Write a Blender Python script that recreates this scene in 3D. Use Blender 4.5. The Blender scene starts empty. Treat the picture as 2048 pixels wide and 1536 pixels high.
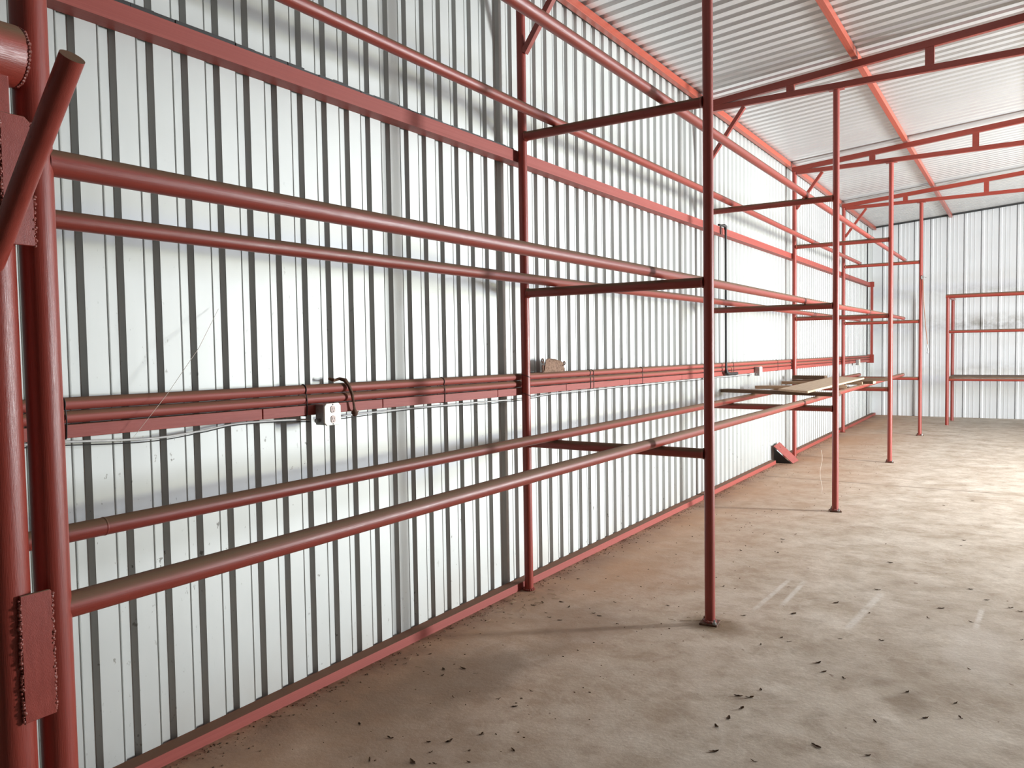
import bpy, bmesh, math, random
from mathutils import Vector, Matrix, noise

# ------------------------------------------------------------------ camera
S = 1.063
F = 1558.0                                  # focal length in pixels of a 2048-wide frame
YAW, PITCH, ROLL = 0.583, -0.0451, -0.0158
CAM = Vector((2.7639 * S, 0.0, 1.55 * S))
fw = Vector((-math.sin(YAW) * math.cos(PITCH), math.cos(YAW) * math.cos(PITCH), math.sin(PITCH)))
r0 = fw.cross(Vector((0, 0, 1))).normalized()
u0 = r0.cross(fw)
RR = r0 * math.cos(ROLL) + u0 * math.sin(ROLL)
UU = -r0 * math.sin(ROLL) + u0 * math.cos(ROLL)
scn = bpy.context.scene
col = scn.collection
cam_data = bpy.data.cameras.new('camera')
cam = bpy.data.objects.new('camera', cam_data)
col.objects.link(cam)
M = Matrix((RR, UU, -fw)).transposed().to_4x4()
M.translation = CAM
cam.matrix_world = M
cam_data.sensor_width = 36.0
cam_data.lens = F / 2048 * 36.0
cam_data.clip_start = 0.05
cam_data.clip_end = 200
scn.camera = cam

# ------------------------------------------------------------------ view, world, daylight
scn.view_settings.view_transform = 'Standard'
scn.view_settings.look = 'None'
scn.view_settings.gamma = 1
scn.view_settings.use_curve_mapping = False
scn.view_settings.exposure = -0.22
scn.cycles.diffuse_bounces = 8
scn.cycles.glossy_bounces = 4
scn.cycles.max_bounces = 10
scn.cycles.sample_clamp_indirect = 6.0

W = bpy.data.worlds.new('world')
scn.world = W
W.use_nodes = True
bg = W.node_tree.nodes['Background']
bg.inputs[0].default_value = (0.75, 0.85, 1.0, 1)
bg.inputs[1].default_value = 1.0

XR = 9.14            # right wall
YF, YE = -6.0, 19.53 # front and end walls
DY0, DY1, DZ = 9.75, 11.85, 3.0   # the open doorway in the right wall


def daylight(name, z0, z1, y0, y1, power, color):
    """soft daylight entering through the doorway"""
    d = bpy.data.lights.new(name, 'AREA')
    d.shape = 'RECTANGLE'
    d.size = y1 - y0
    d.size_y = z1 - z0
    d.energy = power
    d.color = color
    o = bpy.data.objects.new(name, d)
    col.objects.link(o)
    o.location = (XR + 0.05, (y0 + y1) / 2, (z0 + z1) / 2)
    o.rotation_euler = (math.pi / 2, 0, math.pi / 2)
    return o


daylight('doorway_daylight_low', 0.35, 1.15, 10.4, 11.1, 900, (0.80, 0.87, 1.0))
daylight('doorway_daylight_high', 1.15, 1.75, 10.4, 11.1, 650, (1.0, 1.0, 0.72))
daylight('doorway_daylight_sky', 1.75, 2.85, 10.4, 11.1, 1100, (0.84, 0.89, 1.0))


# ------------------------------------------------------------------ materials
def new_mat(name):
    m = bpy.data.materials.new(name)
    m.use_nodes = True
    nt = m.node_tree
    return m, nt, nt.nodes, nt.links, nt.nodes['Principled BSDF']


def tex_noise(nt, scale, detail=4, rough=0.55, vec=None):
    n = nt.nodes.new('ShaderNodeTexNoise')
    n.inputs['Scale'].default_value = scale
    n.inputs['Detail'].default_value = detail
    n.inputs['Roughness'].default_value = rough
    if vec is not None:
        nt.links.new(vec, n.inputs['Vector'])
    return n.outputs['Fac']


def ramp(nt, fac, a, b, lo=0.0, hi=1.0):
    n = nt.nodes.new('ShaderNodeMapRange')
    n.inputs['From Min'].default_value = a
    n.inputs['From Max'].default_value = b
    n.inputs['To Min'].default_value = lo
    n.inputs['To Max'].default_value = hi
    nt.links.new(fac, n.inputs['Value'])
    return n.outputs[0]


def math_n(nt, op, a, b=None, clamp=False):
    n = nt.nodes.new('ShaderNodeMath')
    n.operation = op
    n.use_clamp = clamp
    for i, v in enumerate((a, b)):
        if v is None:
            continue
        if isinstance(v, (int, float)):
            n.inputs[i].default_value = v
        else:
            nt.links.new(v, n.inputs[i])
    return n.outputs[0]


def mix(nt, fac, a, b):
    n = nt.nodes.new('ShaderNodeMix')
    n.data_type = 'RGBA'
    if isinstance(fac, (int, float)):
        n.inputs[0].default_value = fac
    else:
        nt.links.new(fac, n.inputs[0])
    for i, v in ((6, a), (7, b)):
        if isinstance(v, tuple):
            n.inputs[i].default_value = (*v, 1)
        else:
            nt.links.new(v, n.inputs[i])
    return n.outputs[2]


def position(nt):
    g = nt.nodes.new('ShaderNodeNewGeometry')
    s = nt.nodes.new('ShaderNodeSeparateXYZ')
    nt.links.new(g.outputs['Position'], s.inputs[0])
    sn = nt.nodes.new('ShaderNodeSeparateXYZ')
    nt.links.new(g.outputs['Normal'], sn.inputs[0])
    return g.outputs['Position'], s.outputs, sn.outputs


def scaled(nt, vec, s):
    n = nt.nodes.new('ShaderNodeVectorMath')
    n.operation = 'MULTIPLY'
    nt.links.new(vec, n.inputs[0])
    n.inputs[1].default_value = s
    return n.outputs[0]


def bump(nt, height, strength, dist, bsdf):
    b = nt.nodes.new('ShaderNodeBump')
    b.inputs['Strength'].default_value = strength
    b.inputs['Distance'].default_value = dist
    nt.links.new(height, b.inputs['Height'])
    nt.links.new(b.outputs[0], bsdf.inputs['Normal'])


def red_paint(name, base, base2, dust=0.95, rough=0.36, spots=True):
    m, nt, nd, lk, bs = new_mat(name)
    pos, p, nrm = position(nt)
    n1 = tex_noise(nt, 6, 6)
    n2 = tex_noise(nt, 60, 4)
    c = mix(nt, ramp(nt, n1, 0.35, 0.65), base, base2)
    up = ramp(nt, nrm[2], 0.15, 0.55)
    d = math_n(nt, 'MULTIPLY', up, ramp(nt, n1, 0.25, 0.6, 0.65 * dust, dust), True)
    c = mix(nt, d, c, (0.13, 0.084, 0.044))
    if spots:
        sp = ramp(nt, tex_noise(nt, 34, 2), 0.73, 0.76)
        c = mix(nt, math_n(nt, 'MULTIPLY', sp, 0.6), c, (0.06, 0.02, 0.015))
    lk.new(c, bs.inputs['Base Color'])
    r = math_n(nt, 'ADD', math_n(nt, 'MULTIPLY', d, 0.45), ramp(nt, n2, 0.3, 0.7, rough - 0.08, rough + 0.1))
    lk.new(r, bs.inputs['Roughness'])
    bump(nt, n2, 0.25, 0.002, bs)
    return m


RED = red_paint('red_oxide_paint', (0.225, 0.030, 0.019), (0.28, 0.044, 0.030))
RED_LIGHT = red_paint('red_primer_channel', (0.26, 0.045, 0.033), (0.31, 0.062, 0.046), dust=0.85, rough=0.6)
RED_PLATE = red_paint('pink_red_plate', (0.25, 0.055, 0.045), (0.30, 0.075, 0.06), dust=0.0, rough=0.6)
RED_ROOF = red_paint('red_roof_steel', (0.20, 0.028, 0.017), (0.24, 0.038, 0.024), dust=0.2)
RED_PURLIN = red_paint('orange_red_purlin', (0.33, 0.055, 0.030), (0.38, 0.075, 0.042), dust=0.2)


def wall_paint(name, base, rough, scuffs=True, dark_bands=False, metal=0.5):
    m, nt, nd, lk, bs = new_mat(name)
    pos, p, nrm = position(nt)
    n1 = tex_noise(nt, 1.3, 5, vec=pos)
    c = mix(nt, ramp(nt, n1, 0.3, 0.7), base, tuple(v * 0.93 for v in base))
    if scuffs:
        v = scaled(nt, pos, (1, 9, 4))
        s1 = ramp(nt, tex_noise(nt, 4.5, 3, 0.7, v), 0.66, 0.70)
        zone = ramp(nt, tex_noise(nt, 0.9, 2, 0.5, pos), 0.42, 0.6)
        low = ramp(nt, p[2], 2.6, 1.4)
        k = math_n(nt, 'MULTIPLY', math_n(nt, 'MULTIPLY', s1, zone), math_n(nt, 'MULTIPLY', low, 0.55), True)
        c = mix(nt, k, c, (0.12, 0.11, 0.08))
        s2 = ramp(nt, tex_noise(nt, 26, 3, 0.6, scaled(nt, pos, (1, 1.0, 0.75))), 0.69, 0.72)
        z2 = ramp(nt, tex_noise(nt, 1.7, 2, 0.5, pos), 0.45, 0.6)
        c = mix(nt, math_n(nt, 'MULTIPLY', math_n(nt, 'MULTIPLY', s2, z2), math_n(nt, 'MULTIPLY', low, 0.7), True), c, (0.08, 0.07, 0.055))
        g = math_n(nt, 'MULTIPLY', ramp(nt, p[2], 0.35, 0.0), ramp(nt, n1, 0.4, 0.75, 0.0, 0.35))
        c = mix(nt, g, c, (0.35, 0.25, 0.17))
    if dark_bands:
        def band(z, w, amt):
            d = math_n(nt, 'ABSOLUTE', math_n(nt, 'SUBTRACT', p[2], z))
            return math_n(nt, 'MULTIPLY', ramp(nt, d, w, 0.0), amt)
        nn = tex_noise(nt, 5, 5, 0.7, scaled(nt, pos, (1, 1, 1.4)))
        b = math_n(nt, 'ADD', math_n(nt, 'ADD', band(2.03, 0.26, 0.9), band(2.75, 0.22, 0.45)), band(1.05, 0.2, 0.4))  # darker bands at fixed heights, broken up by noise
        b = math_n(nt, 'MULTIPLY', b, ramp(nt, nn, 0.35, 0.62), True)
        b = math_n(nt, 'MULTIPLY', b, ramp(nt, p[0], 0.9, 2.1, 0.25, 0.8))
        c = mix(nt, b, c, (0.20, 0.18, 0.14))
    lk.new(c, bs.inputs['Base Color'])
    bs.inputs['Roughness'].default_value = rough
    bs.inputs['Metallic'].default_value = metal
    bs.inputs['Specular IOR Level'].default_value = 0.6
    bump(nt, tex_noise(nt, 5.0, 3, 0.5, scaled(nt, pos, (1, 1, 0.35))), 0.10, 0.02, bs)
    return m


WALL = wall_paint('white_wall_panel', (0.50, 0.51, 0.495), 0.63, metal=0.82)
WALL_END = wall_paint('white_end_panel', (0.74, 0.76, 0.77), 0.42, scuffs=False, dark_bands=True, metal=0.3)
ROOF = wall_paint('white_roof_panel', (0.68, 0.69, 0.70), 0.38, scuffs=False, metal=0.6)
PLAIN = wall_paint('dull_grey_panel', (0.22, 0.21, 0.20), 0.6, scuffs=False, metal=0.0)


def simple(name, c, rough=0.6, metallic=0.0, c2=None, scale=20, bumpy=0.0, stretch=None):
    m, nt, nd, lk, bs = new_mat(name)
    tc = nt.nodes.new('ShaderNodeTexCoord').outputs['Object']
    if stretch:
        tc = scaled(nt, tc, stretch)
    n = tex_noise(nt, scale, 5, 0.6, tc)
    lk.new(mix(nt, ramp(nt, n, 0.35, 0.65), c, c2 or tuple(v * 0.8 for v in c)), bs.inputs['Base Color'])
    bs.inputs['Roughness'].default_value = rough
    bs.inputs['Metallic'].default_value = metallic
    if bumpy:
        bump(nt, n, bumpy, 0.003, bs)
    return m


GALV = simple('galvanised_steel', (0.42, 0.43, 0.42), 0.4, 0.6, (0.30, 0.31, 0.30), 40)
PLATE = simple('cream_cover_plate', (0.78, 0.76, 0.66), 0.4)
SOCKET = simple('pale_socket', (0.62, 0.46, 0.40), 0.5)
SLOT = simple('dark_slot', (0.03, 0.03, 0.03), 0.6)
CABLE = simple('pale_cable', (0.68, 0.68, 0.66), 0.5)
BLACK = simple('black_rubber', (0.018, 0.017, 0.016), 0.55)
RUST = simple('rusty_iron', (0.14, 0.065, 0.035), 0.85, 0, (0.07, 0.035, 0.022), 60, 0.6)
RUST_PALE = simple('flaking_brown_rust', (0.30, 0.19, 0.13), 0.9, 0, (0.13, 0.07, 0.045), 70, 0.8)
WELD = simple('painted_weld', (0.17, 0.038, 0.025), 0.35, 0, (0.26, 0.06, 0.045), 90, 0.8)
WOOD = simple('weathered_lumber', (0.27, 0.17, 0.10), 0.75, 0, (0.18, 0.11, 0.06), 6, 0.2, (1, 12, 12))
WOOD_PALE = simple('pale_lumber', (0.50, 0.39, 0.27), 0.7, 0, (0.40, 0.29, 0.19), 5, 0.1, (1, 14, 14))
WOOD_DARK = simple('old_brown_board', (0.15, 0.09, 0.05), 0.8, 0, (0.09, 0.052, 0.03), 6, 0.2, (1, 12, 12))
LEAF = simple('dry_leaf', (0.17, 0.10, 0.055), 0.9, 0, (0.06, 0.035, 0.02), 90)
STRAW = simple('dry_straw', (0.42, 0.31, 0.19), 0.9)
ROPE = simple('brown_rope', (0.30, 0.15, 0.09), 0.9)
THREAD = simple('cobweb_thread', (0.75, 0.68, 0.60), 0.7)

# concrete floor -----------------------------------------------------------
FLOOR, nt, nd, lk, bs = new_mat('dusty_concrete')
pos, p, nrm = position(nt)
warp = tex_noise(nt, 2.0, 6, 0.6, pos)
n_big = tex_noise(nt, 0.55, 6, 0.6, pos)
n_mid = tex_noise(nt, 2.6, 8, 0.68, pos)
n_mid2 = tex_noise(nt, 7.0, 6, 0.65, pos)
n_fine = tex_noise(nt, 55, 4, 0.7, pos)
c = mix(nt, ramp(nt, n_mid, 0.36, 0.66), (0.42, 0.345, 0.265), (0.68, 0.61, 0.52))
c = mix(nt, ramp(nt, n_mid2, 0.47, 0.66, 0.0, 0.45), c, (0.27, 0.205, 0.145))
n_sw = tex_noise(nt, 1.6, 3, 0.5, pos)
nt.nodes[n_sw.node.name].inputs['Distortion'].default_value = 2.5
c = mix(nt, ramp(nt, math_n(nt, 'ABSOLUTE', math_n(nt, 'SUBTRACT', n_sw, 0.5)), 0.03, 0.0, 0.0, 0.22), c, (0.70, 0.65, 0.57))
# red-brown dirt that has drifted up against the left wall
near_wall = math_n(nt, 'MULTIPLY', ramp(nt, p[0], 1.9, 0.25), ramp(nt, n_big, 0.30, 0.62, 0.35, 1.0), True)
c = mix(nt, near_wall, c, (0.42, 0.225, 0.12))
crust = math_n(nt, 'MULTIPLY', ramp(nt, p[0], 0.42, 0.08), ramp(nt, n_mid, 0.35, 0.6), True)
c = mix(nt, crust, c, (0.17, 0.085, 0.05))


def blob(cx, cy, rx, ry, rot, soft=0.35):
    """mask: an irregular stain"""
    cs, sn = math.cos(rot), math.sin(rot)
    dx = math_n(nt, 'SUBTRACT', p[0], cx)
    dy = math_n(nt, 'SUBTRACT', p[1], cy)
    a = math_n(nt, 'ADD', math_n(nt, 'MULTIPLY', dx, cs / rx), math_n(nt, 'MULTIPLY', dy, sn / rx))
    b = math_n(nt, 'ADD', math_n(nt, 'MULTIPLY', dx, -sn / ry), math_n(nt, 'MULTIPLY', dy, cs / ry))
    d = math_n(nt, 'SQRT', math_n(nt, 'ADD', math_n(nt, 'MULTIPLY', a, a), math_n(nt, 'MULTIPLY', b, b)))
    d = math_n(nt, 'ADD', d, math_n(nt, 'MULTIPLY', math_n(nt, 'SUBTRACT', warp, 0.5), 2.2))
    return ramp(nt, d, 1.0 + soft, 1.0 - soft)


def stain(cin, k, amt, colr):
    return mix(nt, math_n(nt, 'MULTIPLY', k, amt), cin, colr)


c = stain(c, blob(0.50, 2.95, 0.26, 0.55, -0.35), 0.6, (0.17, 0.11, 0.07))
c = stain(c, blob(0.75, 2.45, 0.50, 0.35, 0.2), 0.35, (0.22, 0.15, 0.10))
c = stain(c, blob(2.47, 3.92, 0.10, 0.22, 0.6, 0.25), 0.6, (0.24, 0.18, 0.12))
c = stain(c, blob(2.60, 4.38, 0.55, 0.50, 0.4, 0.2), 0.28, (0.30, 0.24, 0.18))
c = stain(c, blob(2.62, 5.35, 0.55, 0.65, 0.9, 0.2), 0.22, (0.36, 0.30, 0.24))
c = stain(c, blob(2.72, 3.62, 0.16, 0.26, 0.5, 0.25), 0.5, (0.62, 0.55, 0.46))
c = stain(c, blob(2.30, 3.86, 0.30, 0.07, 0.9, 0.3), 0.5, (0.62, 0.55, 0.46))
c = stain(c, blob(2.75, 4.75, 0.16, 0.40, 0.1, 0.25), 0.5, (0.66, 0.60, 0.53))
c = stain(c, blob(0.72, 4.15, 0.35, 0.30, 0.0), 0.35, (0.20, 0.12, 0.075))
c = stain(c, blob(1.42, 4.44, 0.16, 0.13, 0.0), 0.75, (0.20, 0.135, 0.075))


def streak(x0, y0, x1, y1, w):
    """mask: a scrape between two points"""
    L = math.hypot(x1 - x0, y1 - y0)
    ux, uy = (x1 - x0) / L, (y1 - y0) / L
    dx = math_n(nt, 'SUBTRACT', p[0], x0)
    dy = math_n(nt, 'SUBTRACT', p[1], y0)
    t = math_n(nt, 'ADD', math_n(nt, 'MULTIPLY', dx, ux), math_n(nt, 'MULTIPLY', dy, uy))
    s = math_n(nt, 'ABSOLUTE', math_n(nt, 'ADD', math_n(nt, 'MULTIPLY', dx, -uy), math_n(nt, 'MULTIPLY', dy, ux)))
    tt = math_n(nt, 'ABSOLUTE', math_n(nt, 'SUBTRACT', t, L / 2))
    k = math_n(nt, 'MULTIPLY', ramp(nt, s, w, w * 0.4), ramp(nt, tt, L / 2, L / 2 - 0.08))
    return math_n(nt, 'MULTIPLY', k, ramp(nt, n_mid2, 0.34, 0.52, 0.15, 1.0), True)


for a in ((1.543, 4.784, 1.574, 5.58, 0.022), (1.67, 4.936, 1.674, 5.612, 0.022),
          (2.092, 4.714, 2.167, 5.578, 0.03), (2.716, 5.087, 2.734, 5.567, 0.02)):
    c = stain(c, streak(*a), 0.7, (0.72, 0.68, 0.62))
# sawn joint across the slab
j = ramp(nt, math_n(nt, 'ABSOLUTE', math_n(nt, 'SUBTRACT', p[1], 9.87)), 0.03, 0.012)
c = stain(c, math_n(nt, 'MULTIPLY', j, ramp(nt, n_mid, 0.35, 0.5)), 0.65, (0.16, 0.12, 0.09))
# crumbs and specks
sp = ramp(nt, tex_noise(nt, 17, 2, 0.5, pos), 0.735, 0.75)
c = stain(c, sp, 0.7, (0.16, 0.10, 0.065))
c = mix(nt, ramp(nt, n_fine, 0.3, 0.7, 0.0, 0.22), c, (0.24, 0.18, 0.13))
lk.new(c, bs.inputs['Base Color'])
bs.inputs['Roughness'].default_value = 0.75
bs.inputs['Specular IOR Level'].default_value = 0.3
hgt = math_n(nt, 'ADD', math_n(nt, 'MULTIPLY', n_mid, 1.0), math_n(nt, 'MULTIPLY', n_fine, 0.15))
bump(nt, hgt, 0.35, 0.02, bs)


# ------------------------------------------------------------------ mesh helpers
def link(name, bm, mat, parent=None, smooth=False, **kw):
    me = bpy.data.meshes.new(name)
    bmesh.ops.recalc_face_normals(bm, faces=bm.faces[:])
    bm.to_mesh(me)
    bm.free()
    if smooth:
        for f in me.polygons:
            f.use_smooth = True
        if hasattr(me, 'set_sharp_from_angle'):
            me.set_sharp_from_angle(angle=math.radians(40))
    me.materials.append(mat)
    o = bpy.data.objects.new(name, me)
    col.objects.link(o)
    if parent is not None:
        o.parent = parent
    for k, v in kw.items():
        o[k] = v
    return o


def empty(name, loc, label, cat, group=None):
    o = bpy.data.objects.new(name, None)
    col.objects.link(o)
    o.location = loc
    o.empty_display_size = 0.1
    o['label'] = label
    o['category'] = cat
    if group:
        o['group'] = group
    return o


def tag(o, label, cat, group=None):
    o['label'] = label
    o['category'] = cat
    if group:
        o['group'] = group
    return o


def tube(bm, pts, r, seg=20, caps=True, hollow=False):
    """round bar through the points; r may be a list"""
    pts = [Vector(q) for q in pts]
    n = len(pts)
    rs = r if isinstance(r, (list, tuple)) else [r] * n
    rings = []
    ref = None
    for i, q in enumerate(pts):
        if i == 0:
            t = pts[1] - q
        elif i == n - 1:
            t = q - pts[-2]
        else:
            t = (pts[i + 1] - q).normalized() + (q - pts[i - 1]).normalized()
        t.normalize()
        if ref is None:
            ref = Vector((0, 0, 1)) if abs(t.z) < 0.9 else Vector((1, 0, 0))
        a = (ref - t * ref.dot(t)).normalized()
        b = t.cross(a)
        ref = a
        rings.append([bm.verts.new(q + (a * math.cos(2 * math.pi * k / seg) + b * math.sin(2 * math.pi * k / seg)) * rs[i])
                      for k in range(seg)])
    for i in range(n - 1):
        for k in range(seg):
            bm.faces.new((rings[i][k], rings[i][(k + 1) % seg], rings[i + 1][(k + 1) % seg], rings[i + 1][k]))
    if caps:
        for ring, q0, q1, rr in ((rings[0], pts[0], pts[1], rs[0]), (rings[-1], pts[-1], pts[-2], rs[-1])):
            if hollow:
                d = (q1 - q0).normalized()
                inner = [bm.verts.new(q0 + (v.co - q0) * 0.86) for v in ring]
                deep = [bm.verts.new(q0 + (v.co - q0) * 0.86 + d * min(0.12, (q1 - q0).length * 0.45)) for v in ring]
                for k in range(seg):
                    k2 = (k + 1) % seg
                    bm.faces.new((ring[k], ring[k2], inner[k2], inner[k]))
                    bm.faces.new((inner[k], inner[k2], deep[k2], deep[k]))
                bm.faces.new(deep)
            else:
                bm.faces.new(ring)


def box(bm, lo, hi, mat=None, bevel=0.0):
    lo, hi = Vector(lo), Vector(hi)
    vs = [bm.verts.new((x, y, z)) for x in (lo.x, hi.x) for y in (lo.y, hi.y) for z in (lo.z, hi.z)]
    fs = [bm.faces.new([vs[i] for i in q]) for q in ((0, 1, 3, 2), (4, 6, 7, 5), (0, 4, 5, 1), (2, 3, 7, 6), (0, 2, 6, 4), (1, 5, 7, 3))]
    if mat is not None:
        for v in vs:
            v.co = mat @ v.co
    if bevel:
        es = list({e for f in fs for e in f.edges})
        bmesh.ops.bevel(bm, geom=es, offset=bevel, segments=2, affect='EDGES', profile=0.5)


def bar(bm, a, b, w, h, up=(0, 0, 1), bevel=0.004):
    """rectangular bar from a to b; w across, h along 'up'"""
    a, b = Vector(a), Vector(b)
    t = (b - a)
    L = t.length
    t.normalize()
    s = t.cross(Vector(up)).normalized()
    u = s.cross(t)
    m = Matrix((t, s, u)).transposed().to_4x4()
    m.translation = a
    box(bm, (0, -w / 2, -h / 2), (L, w / 2, h / 2), m, bevel)


def poly_prism(bm, pts, d):
    """extrude a planar polygon of 3-D points by vector d"""
    a = [bm.verts.new(q) for q in pts]
    b = [bm.verts.new(Vector(q) + Vector(d)) for q in pts]
    bm.faces.new(a)
    bm.faces.new(b[::-1])
    n = len(a)
    for i in range(n):
        bm.faces.new((a[i], a[(i + 1) % n], b[(i + 1) % n], b[i]))


def pipe_obj(name, pts, r, mat=RED, parent=None, hollow=False, seg=24, **kw):
    bm = bmesh.new()
    tube(bm, pts, r, seg, hollow=hollow)
    return link(name, bm, mat, parent, smooth=True, **kw)


# ------------------------------------------------------------------ building shell
PITCH_W = 0.1552


def groove_profile(y0, y1, first, pitch, depth=0.0205, slope=0.0155, width=0.068):
    """(y, offset) of a ribbed sheet between y0 and y1; 'first' = far lip of one groove"""
    pr = [(y0, 0.0)]
    k = math.floor((y0 - first) / pitch) - 1
    while True:
        e = first + pitch * k
        if e > y1 - 0.002:
            break
        if e - width - 0.007 > y0 + 0.002:
            pr += [(e - width - 0.007, 0), (e - width - 0.005, -0.004), (e - width - 0.002, -0.004), (e - width, 0), (e - width + slope, -depth), (e - slope, -depth), (e, 0)]
        k += 1
    pr.append((y1, 0.0))
    return pr


def sheet(bm, prof, place, back):
    """strip of faces for a profile; place(y, off, t) with t in 0..1 gives a point; back = thickness"""
    fr = [[bm.verts.new(place(y, o, t)) for (y, o) in prof] for t in (0, 1)]
    bk = [[bm.verts.new(place(y, -back, t)) for y in (prof[0][0], prof[-1][0])] for t in (0, 1)]
    for i in range(len(prof) - 1):
        bm.faces.new((fr[0][i], fr[0][i + 1], fr[1][i + 1], fr[1][i]))
    bm.faces.new((bk[0][0], bk[1][0], bk[1][1], bk[0][1]))
    bm.faces.new((fr[0][0], fr[1][0], bk[1][0], bk[0][0]))
    bm.faces.new((fr[0][-1], bk[0][1], bk[1][1], fr[1][-1]))
    for t in (0, 1):
        bm.faces.new(fr[t] + [bk[t][1], bk[t][0]])


ZE = 4.285
SL = 0.0833
XRIDGE = 4.57


def roof_z(x):
    return ZE + SL * (x if x < XRIDGE else 2 * XRIDGE - x)


bm = bmesh.new()
sheet(bm, groove_profile(YF, YE, 1.566, PITCH_W), lambda y, o, t: (o, y, -0.02 + t * (ZE + 0.03)), 0.05)
link('wall_left', bm, WALL, kind='structure')

bm = bmesh.new()
for x0, x1 in ((-0.05, XRIDGE), (XRIDGE, XR + 0.05)):
    sheet(bm, groove_profile(YF - 0.05, YE + 0.05, 5.47, 0.1515),
          lambda y, o, t: ((x0 + (x1 - x0) * t), y, roof_z(x0 + (x1 - x0) * t) - o), 0.05)
link('ceiling', bm, ROOF, kind='structure')


def end_profile(x0, x1):
    pr = [(x0, 0.0)]
    k = 0
    while 0.205 + 0.32 * k < x1 - 0.1:
        x = 0.205 + 0.32 * k
        pr += [(x - 0.013, 0.0), (x - 0.011, -0.045), (x + 0.007, -0.045), (x + 0.010, 0.004), (x + 0.05, 0.004), (x + 0.06, 0.0)]
        for d in (0.12, 0.20):
            pr += [(x + d - 0.014, 0.0), (x + d - 0.006, 0.007), (x + d + 0.010, 0.007), (x + d + 0.018, 0.0)]
        k += 1
    pr.append((x1, 0.0))
    return pr


bm = bmesh.new()
for xa, xb in ((0.0, XRIDGE), (XRIDGE, XR)):
    pr = [q for q in end_profile(0, XR) if xa < q[0] < xb]
    pr = [(xa, 0.0)] + pr + [(xb, 0.0)]
    sheet(bm, pr, lambda x, o, t: (x, YE - o, -0.02 if t == 0 else roof_z(x) + 0.01), 0.05)
link('wall_back', bm, WALL_END, kind='structure')

bm = bmesh.new()
for xa, xb in ((0.0, XRIDGE), (XRIDGE, XR)):
    sheet(bm, groove_profile(xa, xb, 0.1, PITCH_W),
          lambda x, o, t: (x, YF + o, -0.02 if t == 0 else roof_z(x) + 0.01), 0.05)
link('wall_front', bm, PLAIN, kind='structure')

bm = bmesh.new()
for ya, yb, za, zb in ((YF, DY0, -0.02, ZE + 0.01), (DY1, YE, -0.02, ZE + 0.01), (DY0, DY1, DZ, ZE + 0.01)):
    sheet(bm, groove_profile(ya, yb, 1.566, PITCH_W), lambda y, o, t: (XR - o, y, za + (zb - za) * t), 0.05)
link('wall_right', bm, PLAIN, kind='structure')

bm = bmesh.new()
box(bm, (XR - 0.03, DY0 - 0.06, 0), (XR + 0.08, DY0, DZ + 0.06))
box(bm, (XR - 0.03, DY1, 0), (XR + 0.08, DY1 + 0.06, DZ + 0.06))
box(bm, (XR - 0.03, DY0, DZ), (XR + 0.08, DY1, DZ + 0.06))
link('door_1', bm, RED, kind='structure')

bm = bmesh.new()
box(bm, (-0.05, YF - 0.05, -0.15), (XR + 1.5, YE + 0.05, 0.0))
link('floor', bm, FLOOR, kind='structure')

# ------------------------------------------------------------------ main numbers
XW, XO = 0.123, 1.392                # wall-side and room-side post lines
ROWS = (4.44, 8.085, 11.765, 15.42)  # post rows, from the camera into the depth
R = 0.0302                           # 2 3/8 inch pipe
ZC = (1.012, 2.018, 3.055)           # cross pipes
ZRAIL = (1.0725, 2.082, 3.117)       # long rails lying on them
ORD = ('nearest', 'second', 'third', 'farthest')

# ------------------------------------------------------------------ room-side posts
post_labels = (
    'thick-looking red pipe post standing on the open floor, nearest and tallest of its line',
    'red pipe floor post, second of its line, just before the loose lumber boards',
    'red pipe post on the open floor, third of its line, beyond the stacked lumber ends',
    'red pipe floor post nearest the end wall, thin rope hanging beside it')
for i, y in enumerate(ROWS):
    e = empty('rack_post', (XO, y, 0), post_labels[i], 'post', 'room-side posts of the pipe rack')
    bm = bmesh.new()
    tube(bm, [(0, 0, 0.012), (0, 0, 4.0), (0, 0, 4.082)], R, 28)
    link('pipe', bm, RED, e, smooth=True)
    bm = bmesh.new()
    box(bm, (-0.052, -0.052, 0), (0.052, 0.052, 0.012), Matrix.Rotation(0.25 * (i % 2) + 0.1, 4, 'Z'), 0.002)
    link('base_plate', bm, RUST, e)
    bm = bmesh.new()
    for q in range(20):                       # rough weld around the foot
        a = q * math.tau / 20
        rr = 0.008 + 0.005 * random.Random(q + i * 31).random()
        bmesh.ops.create_icosphere(bm, subdivisions=1, radius=rr,
                                   matrix=Matrix.Translation((math.cos(a) * 0.032, math.sin(a) * 0.032, 0.016)))
    link('weld_bead', bm, WELD, e, smooth=True)
    for sx, sy in ((0.040, -0.040), (-0.041, 0.040)):
        bm = bmesh.new()
        bmesh.ops.create_cone(bm, segments=6, radius1=0.012, radius2=0.012, depth=0.012, cap_ends=True,
                              matrix=Matrix.Translation((sx, sy, 0.018)))
        tube(bm, [(sx, sy, 0.02), (sx, sy, 0.04)], 0.005, 10)
        link('anchor_bolt', bm, GALV if sx > 0 else RUST, e)
    bm = bmesh.new()
    box(bm, (-0.07, -0.04, 4.082), (0.07, 0.04, 4.090), None, 0.002)
    link('top_plate', bm, RED, e)

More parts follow.
